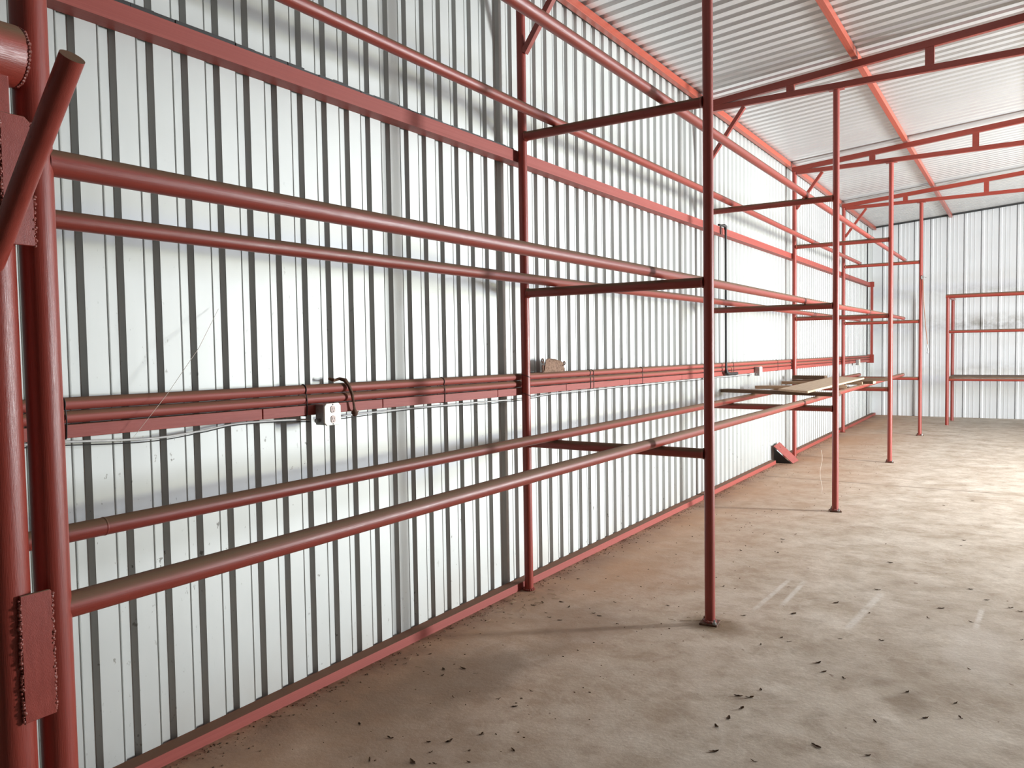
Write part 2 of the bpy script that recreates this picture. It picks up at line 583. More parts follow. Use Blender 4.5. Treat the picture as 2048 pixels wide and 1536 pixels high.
# ------------------------------------------------------------------ wall-side posts
wlab = ('red pipe post against the ribbed wall, nearest one, beside the rusty bracket',
        'red pipe post against the ribbed wall, almost hidden behind the nearest floor post',
        'red pipe post against the ribbed wall, beside the leaning red plate',
        'red pipe post against the ribbed wall, last one before the end wall')
for i, y in enumerate(ROWS):
    e = empty('wall_post', (XW, y, 0), wlab[i], 'post', 'wall-side posts of the pipe rack')
    bm = bmesh.new()
    tube(bm, [(0, 0, 0.0), (0, 0, 4.0), (0, 0, 4.13)], R, 28)
    link('pipe', bm, RED, e, smooth=True)
    bm = bmesh.new()
    rng = random.Random(5 + i)
    for q in range(16):
        a = q * math.tau / 16
        bmesh.ops.create_icosphere(bm, subdivisions=1, radius=0.006 + 0.006 * rng.random(),
                                   matrix=Matrix.Translation((math.cos(a) * 0.033, math.sin(a) * 0.033, 0.008)))
    link('weld_bead', bm, WELD, e, smooth=True)

# ------------------------------------------------------------------ cross pipes
lev = ('lowest', 'middle', 'top')
where = ('between the nearest wall post and nearest floor post',
         'at the second post pair, behind the nearest floor post',
         'at the third post pair', 'at the farthest post pair by the end wall')
for i, y in enumerate(ROWS):
    for k, z in enumerate(ZC):
        bm = bmesh.new()
        n = 8
        pts = [(XW + R - 0.003 + (XO - XW - 2 * R + 0.006) * t / n, y, z) for t in range(n + 1)]
        rs = [R * 1.0] * (n + 1)
        tube(bm, pts, rs, 24, caps=False)
        # weld collars at both ends
        for xx in (XW + R, XO - R):
            s = 1 if xx < 0.5 else -1
            tube(bm, [(xx - s * 0.004, y, z), (xx + s * 0.004, y, z), (xx + s * 0.010, y, z)], [R * 1.16, R * 1.12, R * 1.0], 24, caps=False)
        o = link('cross_pipe', bm, RED, smooth=True)
        tag(o, '%s horizontal red cross pipe %s' % (lev[k], where[i]), 'pipe', 'cross pipes of the rack')

# ------------------------------------------------------------------ long rails
YB = 0.88                                   # the near upright they are welded to
rail_info = (
    ('UF', 1.115, 2, YB + 0.02, 'top long red rail pipe on the room side, passing the tops of the posts'),
    ('UR', 0.372, 2, 0.35, 'top long red rail pipe on the wall side'),
    ('MF', 1.105, 1, YB + 0.02, 'middle long red rail pipe on the room side, dusty brown on top'),
    ('MR', 0.366, 1, 0.35, 'middle long red rail pipe on the wall side, with rough wrinkled paint'),
    ('LF', 1.100, 0, YB + 0.02, 'lowest long red rail pipe on the room side, crossing in front of the wall post'),
    ('LR', 0.366, 0, 0.35, 'lowest long red rail pipe on the wall side, under the outlet box'))
for key, x, k, ya, lab in rail_info:
    z = ZRAIL[k]
    yb = 15.60
    joints = {'LR': (1.40, 6.9), 'LF': (6.2, 12.0), 'MF': (8.3,), 'MR': (5.4, 9.9), 'UF': (5.1, 11.2), 'UR': (7.2,)}[key]
    bm = bmesh.new()
    seg = []
    yy = ya
    while yy < yb:
        seg.append(yy)
        yy += 0.9
    seg.append(yb)
    rnd = random.Random(key)
    ph = rnd.random() * 6
    pts = [(x + 0.004 * math.sin(q * 0.9 + ph), q, z + 0.004 * math.sin(q * 0.63 + ph * 2)) for q in seg]
    tube(bm, pts, R, 28, hollow=(ya < 0.5))
    if ya > 0.5:
        tube(bm, [pts[-1], (pts[-1][0], pts[-1][1] + 0.001, pts[-1][2])], R * 0.86, 28)
    for jy in joints:
        zz = z + 0.004 * math.sin(jy * 0.63 + ph * 2)
        xx = x + 0.004 * math.sin(jy * 0.9 + ph)
        tube(bm, [(xx, jy - 0.004, zz), (xx, jy - 0.002, zz), (xx, jy + 0.002, zz), (xx, jy + 0.004, zz)],
             [R * 0.98, R * 1.035, R * 1.035, R * 0.98], 28, caps=False)
    o = link('rail_pipe', bm, RED, smooth=True)
    tag(o, lab, 'pipe', 'long rails of the pipe rack')

# ------------------------------------------------------------------ girts on the ribbed wall
bm = bmesh.new()
# C channel: web at x = 0.086, flanges to the wall
t = 0.004
z0, z1 = 2.893, 2.968
prof = [(0.0, z0), (0.086, z0), (0.086, z1), (0.0, z1), (0.0, z1 - t), (0.086 - t, z1 - t), (0.086 - t, z0 + t), (0.0, z0 + t)]
poly_prism(bm, [(a + 0.001, YF + 0.06, b) for a, b in prof], (0, 18.66 - YF - 0.06, 0))
o = link('wall_girt', bm, RED_LIGHT)
tag(o, 'long red steel channel fixed high along the ribbed wall, behind the posts', 'girt')

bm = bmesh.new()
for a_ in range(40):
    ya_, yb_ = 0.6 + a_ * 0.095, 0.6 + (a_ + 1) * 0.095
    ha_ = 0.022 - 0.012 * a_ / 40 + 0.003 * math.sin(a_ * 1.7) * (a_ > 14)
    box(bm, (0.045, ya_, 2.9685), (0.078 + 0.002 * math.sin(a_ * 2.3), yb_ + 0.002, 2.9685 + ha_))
tag(link('dark_strip', bm, BLACK), 'dark strip lying on top of the high wall channel', 'strip')  # uneven dark strip along the channel top, thinning with distance
bm = bmesh.new()
prof = [(0.001, 0.0), (0.076, 0.0), (0.076, 0.050), (0.001, 0.050)]
poly_prism(bm, [(a, YF + 0.06, b) for a, b in prof], (0, 10.93 - YF - 0.06, 0))
o = link('base_channel', bm, RED_LIGHT)
tag(o, 'long pinkish red steel channel at the wall foot, running up to the leaning plate', 'channel',
    'channels along the wall foot')
bm = bmesh.new()
poly_prism(bm, [(a, 11.62, b) for a, b in prof], (0, 19.50 - 11.62, 0))
o = link('base_channel', bm, RED_LIGHT)
tag(o, 'red steel channel at the wall foot, far stretch beyond the leaning plate', 'channel',
    'channels along the wall foot')


def zt(y):   # the pipe bundle drops slightly towards the end wall
    return 1.4855 - 0.0066 * y


RB = 0.0228
YBE = 18.62
for dz, lab in ((0.0, 'topmost of the red pipes bundled along the ribbed wall'),
                (-0.048, 'lower round red pipe of the bundle along the ribbed wall')):
    ends = (2.86, 8.5) if dz else (2.82, 8.47)
    bm = bmesh.new()
    tube(bm, [(0.062, 0.3, zt(0.3) + dz), (0.062, 9, zt(9) + dz), (0.062, YBE, zt(YBE) + dz)], RB, 24)
    o = link('bundled_pipe', bm, RED_LIGHT, smooth=True)
    tag(o, lab, 'pipe', 'pipes bundled along the wall')
cuts = (0.3, 2.292, 3.075, 4.158, 5.062, 6.17, 7.403, 9.9, 12.4, 15.0, YBE)
for i in range(len(cuts) - 1):
    a, b = cuts[i] + 0.003, cuts[i + 1] - 0.003
    bm = bmesh.new()
    m = Matrix.Identity(4)
    za, zb_ = zt(a) - 0.0985, zt(b) - 0.0985
    bar(bm, (0.062, a, za), (0.062, b, zb_), 0.046, 0.048, bevel=0.002)
    o = link('square_tube', bm, RED_LIGHT)
    names = ('at the left edge, before the outlet box', 'carrying the outlet box', 'just left of the nearest wall post',
             'crossing behind the nearest wall post', 'right of the rusty bracket', 'left of the nearest floor post',
             'behind the nearest floor post', 'holding the outlet by the drop pipe', 'behind the third post pair', 'running to the end post')
    tag(o, 'flat-faced red square tube under the bundle, length %s' % names[i], 'tube', 'square tubes of the wall bundle')


def tie(y, r=0.0024, mat=BLACK, lab=None, droop=0.0):
    bm = bmesh.new()
    zc0, zc1 = zt(y) + RB, zt(y) - 0.0985 - 0.024
    pts = []
    for q in range(13):
        a = math.pi / 2 - q * math.pi / 12
        pts.append((0.062 + (RB + r) * math.cos(a), y, zt(y) + (RB + r) * math.sin(a)))
    pts[-3:] = [(0.0865, y, zt(y) - 0.02)]
    pts += [(0.0875, y + 0.002, zt(y) - 0.048), (0.0875, y + 0.002, zt(y) - 0.075), (0.0875, y, zc1 + 0.004), (0.082, y, zc1 - r - droop),
            (0.04, y, zc1 - r - droop), (0.030, y, zc1), (0.034, y, zt(y)), (0.04, y, zt(y) + 0.016), pts[0]]
    tube(bm, pts, r, 8, caps=False)
    o = link('wire_tie', bm, mat, smooth=True)
    tag(o, lab, 'wire tie', 'wire ties around the wall bundle')


for y, lab in ((1.434, 'dark wire tie around the wall bundle beside the near upright'),
               (2.548, 'dark wire tie around the wall bundle just left of the outlet box'),
               (3.603, 'dark wire tie around the wall bundle midway from outlet to wall post'),
               (5.447, 'dark wire tie around the wall bundle, left one right of the rusty bracket'),
               (5.50, 'dark wire tie around the wall bundle, right one of the close pair'),
               (6.444, 'dark wire tie around the wall bundle left of the nearest floor post'),
               (8.25, 'dark wire tie around the wall bundle right of the nearest floor post'),
               (9.05, 'dark wire tie around the wall bundle beside the black drop pipe foot'),
               (11.0, 'dark wire tie around the wall bundle left of the third wall post')):
    tie(y, lab=lab)
for z, lab in ((1.462, 'upper wire loop around the nearest wall post'), (1.338, 'lower wire loop around the nearest wall post')):
    bm = bmesh.new()
    pts = [(XW + math.cos(a) * (R + 0.002), ROWS[0] + math.sin(a) * (R + 0.002), z + 0.012 * math.cos(a + 2.2))
           for a in [q * math.tau / 24 for q in range(25)]]
    tube(bm, pts, 0.0018, 6, caps=False)
    tag(link('wire_loop', bm, BLACK, smooth=True), lab, 'wire', 'wire loops on the post')

# end upright where girt and bundle stop
e = empty('end_upright', (0.115, 18.66, 0), 'short dark red upright at the far corner joining high girt and pipe bundle', 'upright')
bm = bmesh.new()
box(bm, (-0.026, -0.026, 1.24), (0.026, 0.026, 2.99), None, 0.003)
link('pipe', bm, RED, e)
bm = bmesh.new()
box(bm, (-0.09, -0.034, 2.875), (0.05, -0.027, 2.985), None, 0.002)
link('top_bracket', bm, RED, e)
bm = bmesh.new()
box(bm, (-0.09, -0.034, 1.215), (0.05, -0.027, 1.40), None, 0.002)
link('bottom_bracket', bm, RED, e)
bm = bmesh.new()
box(bm, (0.002, 18.75, 0.0), (0.014, 18.79, 4.2))
tag(link('corner_strip', bm, SLOT), 'thin dark vertical strip on the ribbed wall near the far corner', 'strip')


# ------------------------------------------------------------------ outlet boxes and cable
def outlet(loc, s, lab, detailed=True):
    e = empty('outlet_box', loc, lab, 'outlet', 'outlet boxes on the wall bundle')
    bm = bmesh.new()
    box(bm, (0, -0.05 * s, -0.05 * s), (0.058, 0.05 * s, 0.05 * s), None, 0.004)
    link('box_body', bm, GALV, e)
    bm = bmesh.new()
    c0 = 0.014
    a, b = 0.053 * s, 0.053 * s
    pts = [(-a + c0, -b), (a - c0, -b), (a, -b + c0), (a, b - c0), (a - c0, b), (-a + c0, b), (-a, b - c0), (-a, -b + c0)]
    poly_prism(bm, [(0.058, q[0], q[1]) for q in pts], (0.009, 0, 0))
    bmesh.ops.bevel(bm, geom=[ed for ed in bm.edges], offset=0.0015, segments=1, affect='EDGES')
    link('cover_plate', bm, PLATE, e)
    for dz in (0.024, -0.024):
        bm = bmesh.new()
        pts = []
        for q in range(20):
            an = q * math.tau / 20
            pts.append((0.067, max(-0.0135, min(0.0135, 0.0175 * math.cos(an))), dz * s + 0.0175 * math.sin(an)))
        poly_prism(bm, pts, (0.003, 0, 0))
        so = link('socket', bm, SOCKET, e)
        for dy, hh in ((-0.006, 0.0055), (0.006, 0.0045)):
            bm = bmesh.new()
            box(bm, (0.0700, dy - 0.0012, dz * s + 0.003 - hh), (0.0706, dy + 0.0012, dz * s + 0.003 + hh))
            link('slot', bm, SLOT, so)
        bm = bmesh.new()
        bmesh.ops.create_cone(bm, segments=10, radius1=0.0028, radius2=0.0028, depth=0.001, cap_ends=True,
                              matrix=Matrix.Translation((0.0703, 0, dz * s - 0.010)) @ Matrix.Rotation(math.pi / 2, 4, 'Y'))
        link('ground_hole', bm, SLOT, so)
    for dy, dz in ((0, 0.047), (0, -0.047)):
        bm = bmesh.new()
        bmesh.ops.create_cone(bm, segments=10, radius1=0.003, radius2=0.003, depth=0.002, cap_ends=True,
                              matrix=Matrix.Translation((0.068, dy, dz)) @ Matrix.Rotation(math.pi / 2, 4, 'Y'))
        link('screw', bm, SLOT, e)
    for dy in (0.047, -0.047):
        bm = bmesh.new()
        bmesh.ops.create_cone(bm, segments=14, radius1=0.010, radius2=0.010, depth=0.02, cap_ends=True,
                              matrix=Matrix.Translation((0.022, dy * s * 1.25, -0.028 * s)) @ Matrix.Rotation(math.pi / 2, 4, 'X'))
        link('cable_connector', bm, GALV, e)
    return e


outlet((0.088, 2.649, 1.347), 1.0, 'square metal outlet box with cream cover and two sockets, closest one')
outlet((0.088, 9.93, 1.315), 1.1, 'small white outlet box on the bundle right of the black drop pipe')
outlet((0.088, 16.95, 1.265), 1.1, 'far outlet box under the bundle near the end wall')

cable = [(0.3, 1.35), (1.304, 1.343), (1.446, 1.338), (1.772, 1.316), (1.997, 1.324), (2.171, 1.338), (2.418, 1.333), (2.59, 1.322)]
cable2 = [(2.71, 1.322), (2.81, 1.322), (2.95, 1.323), (3.25, 1.322), (3.7, 1.317), (4.23, 1.308), (4.476, 1.302), (4.618, 1.304),
          (4.953, 1.317), (5.68, 1.312), (6.69, 1.306), (8.01, 1.298), (9.0, 1.290), (9.86, 1.283)]
for pts, nm in ((cable, 'left of the closest outlet box'), (cable2, 'right of the closest outlet box, running far along')):
    bm = bmesh.new()
    P = [Vector((0.052, a, b)) for a, b in pts]
    PP = []
    for i in range(len(P) - 1):
        pm = P[max(i - 1, 0)], P[i], P[i + 1], P[min(i + 2, len(P) - 1)]
        for q in range(6):
            u = q / 6
            PP.append(0.5 * ((2 * pm[1]) + (pm[2] - pm[0]) * u + (2 * pm[0] - 5 * pm[1] + 4 * pm[2] - pm[3]) * u * u
                             + (3 * pm[1] - pm[0] - 3 * pm[2] + pm[3]) * u ** 3))
    PP.append(P[-1])
    tube(bm, PP, 0.0042, 10)
    tag(link('electric_cable', bm, CABLE, smooth=True), 'pale electric cable under the wall bundle, %s' % nm, 'cable',
        'cable along the wall')
    bm = bmesh.new()
    tube(bm, [q + Vector((0.004, 0, -0.009 - 0.004 * math.sin(q.y * 5))) for q in PP], 0.0022, 8)
    tag(link('thin_wire', bm, BLACK, smooth=True), 'thin black wire along the pale cable, %s' % nm, 'wire', 'wire along the wall')

# ------------------------------------------------------------------ rusty hook strap over the bundle
e = empty('rusty_strap', (0.1, 2.82, 1.40), 'rusty twisted strap hooked over the pipe bundle beside the outlet box', 'strap')
bm = bmesh.new()
rng = random.Random(3)
P = [(-0.045, -0.10, 0.115), (-0.03, -0.085, 0.108), (-0.042, -0.06, 0.105), (-0.035, -0.035, 0.112), (-0.012, -0.018, 0.103), (0.0, -0.004, 0.075),
     (0.006, 0.008, 0.035), (0.008, 0.016, -0.01), (0.006, 0.024, -0.05)]
tube(bm, P, [0.006, 0.009, 0.007, 0.009, 0.011, 0.009, 0.008, 0.006, 0.007], 10)
for v in bm.verts:
    v.co += Vector((rng.uniform(-1, 1), rng.uniform(-1, 1), rng.uniform(-1, 1))) * 0.0015
link('strap', bm, RUST, e, smooth=True)
bm = bmesh.new()
tube(bm, [(0.006, 0.022, -0.045), (0.004, 0.026, -0.062), (0.0, 0.032, -0.075)], [0.008, 0.017, 0.013], 10)
tube(bm, [(0.006, 0.03, -0.06), (0.004, 0.055, -0.058)], [0.006, 0.002], 8)
link('hook_end', bm, RUST, e, smooth=True)

# ------------------------------------------------------------------ rusty bracket on top of the bundle
e = empty('rusty_bracket', (0.07, 4.87, 1.476), 'crumpled rusty brown bracket plate standing on the pipe bundle', 'bracket')
bm = bmesh.new()
outline = [(-0.145, 0.0), (0.135, 0.0), (0.150, 0.035), (0.152, 0.060), (0.130, 0.068), (0.105, 0.074), (0.06, 0.083), (0.0, 0.092), (-0.05, 0.098),
           (-0.095, 0.100), (-0.115, 0.09), (-0.13, 0.06)]
poly_prism(bm, [(0.012 + 0.016 * math.cos(a * 9), a, b) for a, b in outline], (0.005, 0, 0))
bmesh.ops.triangulate(bm, faces=bm.faces[:])
bmesh.ops.subdivide_edges(bm, edges=bm.edges[:], cuts=2, use_grid_fill=True)
for v in bm.verts:
    v.co.x += 0.012 * noise.noise(v.co * 22)
    v.co.z = max(0.0, v.co.z + 0.003 * noise.noise(v.co * 40 + Vector((5, 0, 0))))
link('plate', bm, RUST_PALE, e, smooth=True)
for yy in (-0.160, 0.160):
    bm = bmesh.new()
    sg = 1 if yy > 0 else -1
    h0 = 0.098 if yy < 0 else 0.072
    for zz in (h0 - 0.012,):
        pts = []
        for q in range(16):
            a = q * math.tau / 16
            pts.append((0.02, yy - sg * 0.006 + 0.012 * math.cos(a), zz + 0.012 * math.sin(a)))
        tube(bm, pts + pts[:2], 0.0045, 8, caps=False)
    box(bm, (0.017, min(yy - sg * 0.03, yy), 0.0), (0.022, max(yy - sg * 0.03, yy) - 0.002, h0 - 0.045))
    box(bm, (0.017, yy - 0.017 - sg * 0.02, h0 - 0.032), (0.022, yy + 0.006 - sg * 0.016, h0 - 0.022))
    link('corner_lug', bm, RUST, e, smooth=True)

# ------------------------------------------------------------------ black drop pipe
e = empty('drop_pipe', (0.125, 8.65, 1.36), 'thin black drop pipe hanging down the wall from the high girt to the bundle', 'pipe')
bm = bmesh.new()
tube(bm, [(0, 0, 0.0), (0, 0, 0.8), (0, 0, 1.60)], 0.0125, 14)
link('vertical_pipe', bm, BLACK, e, smooth=True)
bm = bmesh.new()
tube(bm, [(-0.0, 0.0, 1.58), (0, -0.004, 1.612), (-0.005, -0.03, 1.622), (-0.02, -0.10, 1.618), (-0.022, -0.17, 1.615)],
     [0.017, 0.019, 0.018, 0.011, 0.012], 12)
link('top_elbow', bm, BLACK, e, smooth=True)
bm = bmesh.new()
tube(bm, [(-0.026, -0.09, 1.615), (-0.026, -0.09, 1.52)], 0.007, 8)
link('hanger', bm, BLACK, e, smooth=True)
bm = bmesh.new()
tube(bm, [(0, 0, 0.02), (0.0, 0.005, -0.01), (0.0, 0.04, -0.03), (0.0, 0.18, -0.040), (0.0, 0.34, -0.042), (0.0, 0.40, -0.038)],
     [0.014, 0.022, 0.024, 0.017, 0.020, 0.016], 12)
link('bottom_elbow', bm, BLACK, e, smooth=True)
bm = bmesh.new()
tube(bm, [(0.0, 0.22, -0.03), (0.0, 0.20, 0.03), (0, 0.15, 0.05)], [0.006, 0.005, 0.004], 8)
link('valve_lever', bm, ROPE, e, smooth=True)
bm = bmesh.new()
tube(bm, [(0.012, 8.75, 1.45), (0.012, 8.75, 2.2), (0.012, 8.75, 2.89)], 0.004, 8)
tag(link('thin_cable', bm, BLACK, smooth=True), 'thin dark cable running down the wall left of the black drop pipe', 'cable')

# ------------------------------------------------------------------ red plate leaning at the wall foot
e = empty('leaning_plate', (0.15, 11.2, 0), 'pinkish red steel plate leaning on the wall foot by the third wall post', 'plate')
A = Vector((0.275 - 0.15, 11.04 - 11.2, 0.004))
B = Vector((0.275 - 0.15, 11.37 - 11.2, 0.004))
Ct = Vector((0.035 - 0.15, 11.27 - 11.2, 0.262))
D = Vector((0.035 - 0.15, 10.96 - 11.2, 0.240))
nn = (B - A).cross(D - A).normalized()
bm = bmesh.new()
poly_prism(bm, [A, B, Ct, D], nn * 0.008)
bmesh.ops.bevel(bm, geom=bm.edges[:], offset=0.002, segments=1, affect='EDGES')
link('face_plate', bm, RED_PLATE, e)
bm = bmesh.new()
poly_prism(bm, [A + Vector((-0.02, 0.0, 0.0)), D + Vector((0, 0.0, -0.02)), Vector((0.035 - 0.15, -0.16, 0.0))], (0, 0.006, 0))
link('side_shade', bm, BLACK, e)  # added black sheet standing in for the shadow under the leaning plate
bm = bmesh.new()
m = Matrix.Translation(D.lerp(Ct, 0.5).lerp(A.lerp(B, 0.5), 0.18) + nn * 0.0085) @ nn.to_track_quat('Z', 'Y').to_matrix().to_4x4()
bmesh.ops.create_cone(bm, segments=10, radius1=0.010, radius2=0.010, depth=0.001, cap_ends=True, matrix=m)
link('bolt_hole', bm, SLOT, e)

# ------------------------------------------------------------------ lumber lying on the lowest rails
ZL = ZRAIL[0] + R + 0.005


def board(a, b, w, h, z, mat, lab, name='lumber_board', tilt=0.0, grp='loose boards on the lowest rails', end=None):
    a, b = Vector((*a, z + h / 2)), Vector((*b, z + h / 2 + tilt))
    d = b - a
    m = Matrix((d.normalized(), Vector((0, 0, 1)).cross(d.normalized()).normalized(), d.normalized().cross(Vector((0, 0, 1)).cross(d.normalized()).normalized()))).transposed().to_4x4()
    m.translation = a
    bm = bmesh.new()
    box(bm, (0, -w / 2, -h / 2), (d.length, w / 2, h / 2), None, 0.003)
    o = link(name, bm, mat)
    o.matrix_world = m
    tag(o, lab, 'board', grp)
    if end is not None:
        bm = bmesh.new()
        box(bm, (d.length + 0.0005, -w / 2 + 0.003, -h / 2 + 0.003), (d.length + 0.002, w / 2 - 0.003, h / 2 - 0.003))
        link('sawn_end', bm, end, o)
    return o


board((0.02, 8.90), (1.33, 8.50), 0.14, 0.038, ZL, WOOD_DARK, 'long dark board lying across the lowest rails, closest of the loose lumber')
board((0.16, 9.66), (1.135, 10.06), 0.09, 0.038, ZL, WOOD, 'brown two-by-four across the lowest rails with a pale sawn end, left of the others', end=WOOD_PALE)
board((0.16, 10.92), (1.16, 11.02), 0.09, 0.038, ZL, WOOD, 'brown two-by-four with pale sawn end, just before the third post pair', end=WOOD_PALE)
board((0.17, 11.52), (1.27, 11.25), 0.09, 0.038, ZL, WOOD_DARK, 'dark brown two-by-four running askew by the third post pair', end=WOOD_PALE)
board((0.18, 12.05), (1.31, 12.24), 0.14, 0.038, ZL, WOOD_DARK, 'dark board just beyond the third post pair, farthest of the loose lumber', end=WOOD_PALE)
board((0.14, 11.64), (0.60, 11.56), 0.10, 0.055, ZL + 0.039, WOOD_DARK, 'short thick brown block on top of the boards by the wall post')
# the wide pale plank on top
bm = bmesh.new()
ZP = ZL + 0.041
q = [(0.715, 8.60, ZP), (1.095, 8.25, ZP), (1.075, 11.70, ZP + 0.002), (0.60, 12.0, ZP + 0.002)]
poly_prism(bm, q, (0, 0, 0.022))
bmesh.ops.bevel(bm, geom=bm.edges[:], offset=0.002, segments=1, affect='EDGES')
cen = sum((v.co for v in bm.verts), Vector()) / len(bm.verts)
for v in bm.verts:
    v.co -= cen
rot = math.radians(90)
bmesh.ops.rotate(bm, verts=bm.verts[:], cent=(0, 0, 0), matrix=Matrix.Rotation(-rot, 3, 'Z'))
o = link('wide_plank', bm, WOOD_PALE)
o.location = cen
o.rotation_euler = (0, 0, rot)
tag(o, 'wide pale plank lying along the rails on top of the other boards', 'plank')

# ------------------------------------------------------------------ knee braces
blab = ('slanting red knee brace above the nearest wall post', 'slanting red knee brace at the second wall post, right of the nearest floor post',
        'slanting red knee brace at the third wall post', 'slanting red knee brace at the farthest wall post')
for i, y in enumerate(ROWS):
    bm = bmesh.new()
    bar(bm, (XW + 0.025, y, 3.60), (0.505, y, 4.085), 0.040, 0.040, up=(0, 1, 0), bevel=0.003)
    tag(link('knee_brace', bm, RED), blab[i], 'brace', 'knee braces under the roof beams')

# ------------------------------------------------------------------ roof beams
tlab = ('red roof beam with two chords above the nearest post pair', 'dark red roof beam with two chords, closest one in view',
        'red roof beam with two chords, second in view above the third post pair', 'red roof beam with two chords, last before the end wall')
sp0 = (1.0, 0.965, 1.154, 1.14)
for i, y in enumerate(ROWS):
    e = empty('roof_beam', (0.09, y, 4.12), tlab[i], 'beam', 'roof beams with double chords')
    zt0 = 4.165 - 4.12
    bm = bmesh.new()
    bar(bm, (0.0, 0, zt0), (XRIDGE - 0.09, 0, zt0 + SL * (XRIDGE - 0.09)), 0.05, 0.068, bevel=0.003)
    bar(bm, (XR - 0.19, 0, zt0), (XRIDGE - 0.09, 0, zt0 + SL * (XRIDGE - 0.09)), 0.05, 0.068, bevel=0.003)
    link('top_chord', bm, RED_ROOF, e)
    bm = bmesh.new()
    bar(bm, (0.06, 0.0, -0.001), (XR - 0.25, 0.0, -0.001), 0.048, 0.058, bevel=0.003)
    link('bottom_chord', bm, RED_ROOF, e)
    x = sp0[i]
    while x < XR - 0.6:
        top = zt0 + SL * (x - 0.09 if x < XRIDGE else 2 * XRIDGE - x - 0.09)
        bm = bmesh.new()
        box(bm, (x - 0.09 - 0.037, -0.022, 0.028), (x - 0.09 + 0.037, 0.022, top - 0.032))
        link('spacer', bm, RED_ROOF, e)
        x += 1.22

plab = ('orange-red roof purlin along the eave above the ribbed wall', 'orange-red roof purlin, middle of the ceiling panels',
        'red roof purlin beside the right edge of view', 'red purlin under the roof ridge')
for x, lab in zip((0.045, 1.555, 3.06, 4.50), plab):
    bm = bmesh.new()
    zz = roof_z(x)
    bar(bm, (x, YF + 0.05, zz - 0.040), (x, YE - 0.03, zz - 0.040), 0.055, 0.068, bevel=0.003)
    tag(link('roof_purlin', bm, RED_PURLIN), lab, 'purlin', 'purlins under the roof sheets')
bm = bmesh.new()
for xa, xb in ((0.02, XRIDGE), (XR - 0.02, XRIDGE)):
    bar(bm, (xa, YE - 0.075, roof_z(xa) - 0.022), (xb, YE - 0.075, roof_z(xb) - 0.022), 0.03, 0.035, bevel=0.0)
tag(link('gable_trim', bm, SLOT), 'thin dark closure strip where the end wall meets the roof', 'trim')

# ------------------------------------------------------------------ shelf rack on the end wall
e = empty('end_rack', (1.65, 17.6, 0), 'red pipe shelf frame standing before the end wall at the right edge', 'rack')
RX = 5.2
bm = bmesh.new()
tube(bm, [(0, 0, 0), (0, 0, 2.53)], 0.032, 20)
link('front_post', bm, RED, e, smooth=True)
bm = bmesh.new()
tube(bm, [(0.015, 1.07, 0), (0.015, 1.07, 2.53)], 0.032, 20)
link('rear_post', bm, RED, e, smooth=True)
for yy in (0, 1.07):
    bm = bmesh.new()
    tube(bm, [(RX - 1.65, yy, 0), (RX - 1.65, yy, 2.5)], 0.032, 20)
    link('right_post', bm, RED, e, smooth=True)
bm = bmesh.new()
tube(bm, [(-0.035, 0, 2.545), (RX - 1.62, 0, 2.545)], 0.040, 20)
link('top_rail', bm, RED, e, smooth=True)
bm = bmesh.new()
tube(bm, [(0.02, 0.03, 2.53), (0.03, 1.07, 2.53)], 0.032, 20)
link('side_rail', bm, RED, e, smooth=True)
bm = bmesh.new()
tube(bm, [(0.02, 0.03, 1.845), (0.03, 1.07, 1.845)], 0.026, 20)
link('side_rail', bm, RED, e, smooth=True)
bm = bmesh.new()
tube(bm, [(0.02, 0, 1.850), (RX - 1.66, 0, 1.850)], 0.030, 20)
link('middle_rail', bm, RED, e, smooth=True)
bm = bmesh.new()
tube(bm, [(0.02, 0, 0.905), (RX - 1.66, 0, 0.905)], 0.027, 20)
link('lower_rail', bm, RED, e, smooth=True)
bm = bmesh.new()
tube(bm, [(0.02, 0.03, 0.905), (0.03, 1.07, 0.905)], 0.026, 20)
link('side_rail', bm, RED, e, smooth=True)
bm = bmesh.new()
box(bm, (0.03, 0.035, 0.934), (RX - 1.7, 1.02, 0.965), None, 0.003)
link('shelf_board', bm, WOOD_DARK, e)

# ------------------------------------------------------------------ rope on the farthest floor post
e = empty('hanging_rope', (1.44, 15.38, 2.78), 'thin brown rope with a hook hanging beside the farthest floor post', 'rope')
bm = bmesh.new()
tube(bm, [(-0.012, 0, -0.03), (-0.008, 0, -0.2), (0.012, 0, -0.57), (0.035, 0, -0.85), (0.068, 0, -1.19)], 0.006, 8)
link('rope', bm, ROPE, e, smooth=True)
bm = bmesh.new()
pts = [(-0.015 + 0.022 * math.cos(a), 0, 0.03 * math.sin(a)) for a in [k * math.tau / 12 for k in range(13)]]
tube(bm, pts, 0.008, 8, caps=False)
tube(bm, [(-0.04, 0.0, 0.0), (0.03, 0.0, 0.0), (0.05, 0.0, 0.002)], [0.01, 0.006, 0.003], 8)
link('ring', bm, GALV, e, smooth=True)
bm = bmesh.new()
tube(bm, [(0.068, 0, -1.17), (0.062, 0, -1.21), (0.075, 0, -1.24), (0.085, 0, -1.29), (0.07, 0, -1.33), (0.058, 0, -1.30)],
     [0.012, 0.012, 0.010, 0.011, 0.010, 0.006], 8)
link('hook', bm, GALV, e, smooth=True)

# ------------------------------------------------------------------ cobweb threads
bm = bmesh.new()
tube(bm, [(0.13, 1.653, 1.332), (0.125, 1.81, 1.497), (0.12, 1.957, 1.673), (0.03, 2.12, 1.84)], [0.0007, 0.001, 0.0012, 0.0008], 5)
tag(link('cobweb_thread', bm, THREAD), 'pale cobweb thread slanting from the bundle up across the ribbed wall', 'thread')
bm = bmesh.new()
rng = random.Random(9)
tube(bm, [(1.07 + 0.012 * math.sin(k * 1.1), 9.0, 0.48 - k * 0.06) for k in range(9)], 0.0016, 5)
tag(link('hanging_thread', bm, THREAD), 'pale wavy thread hanging under the lowest rail left of the second floor post', 'thread')

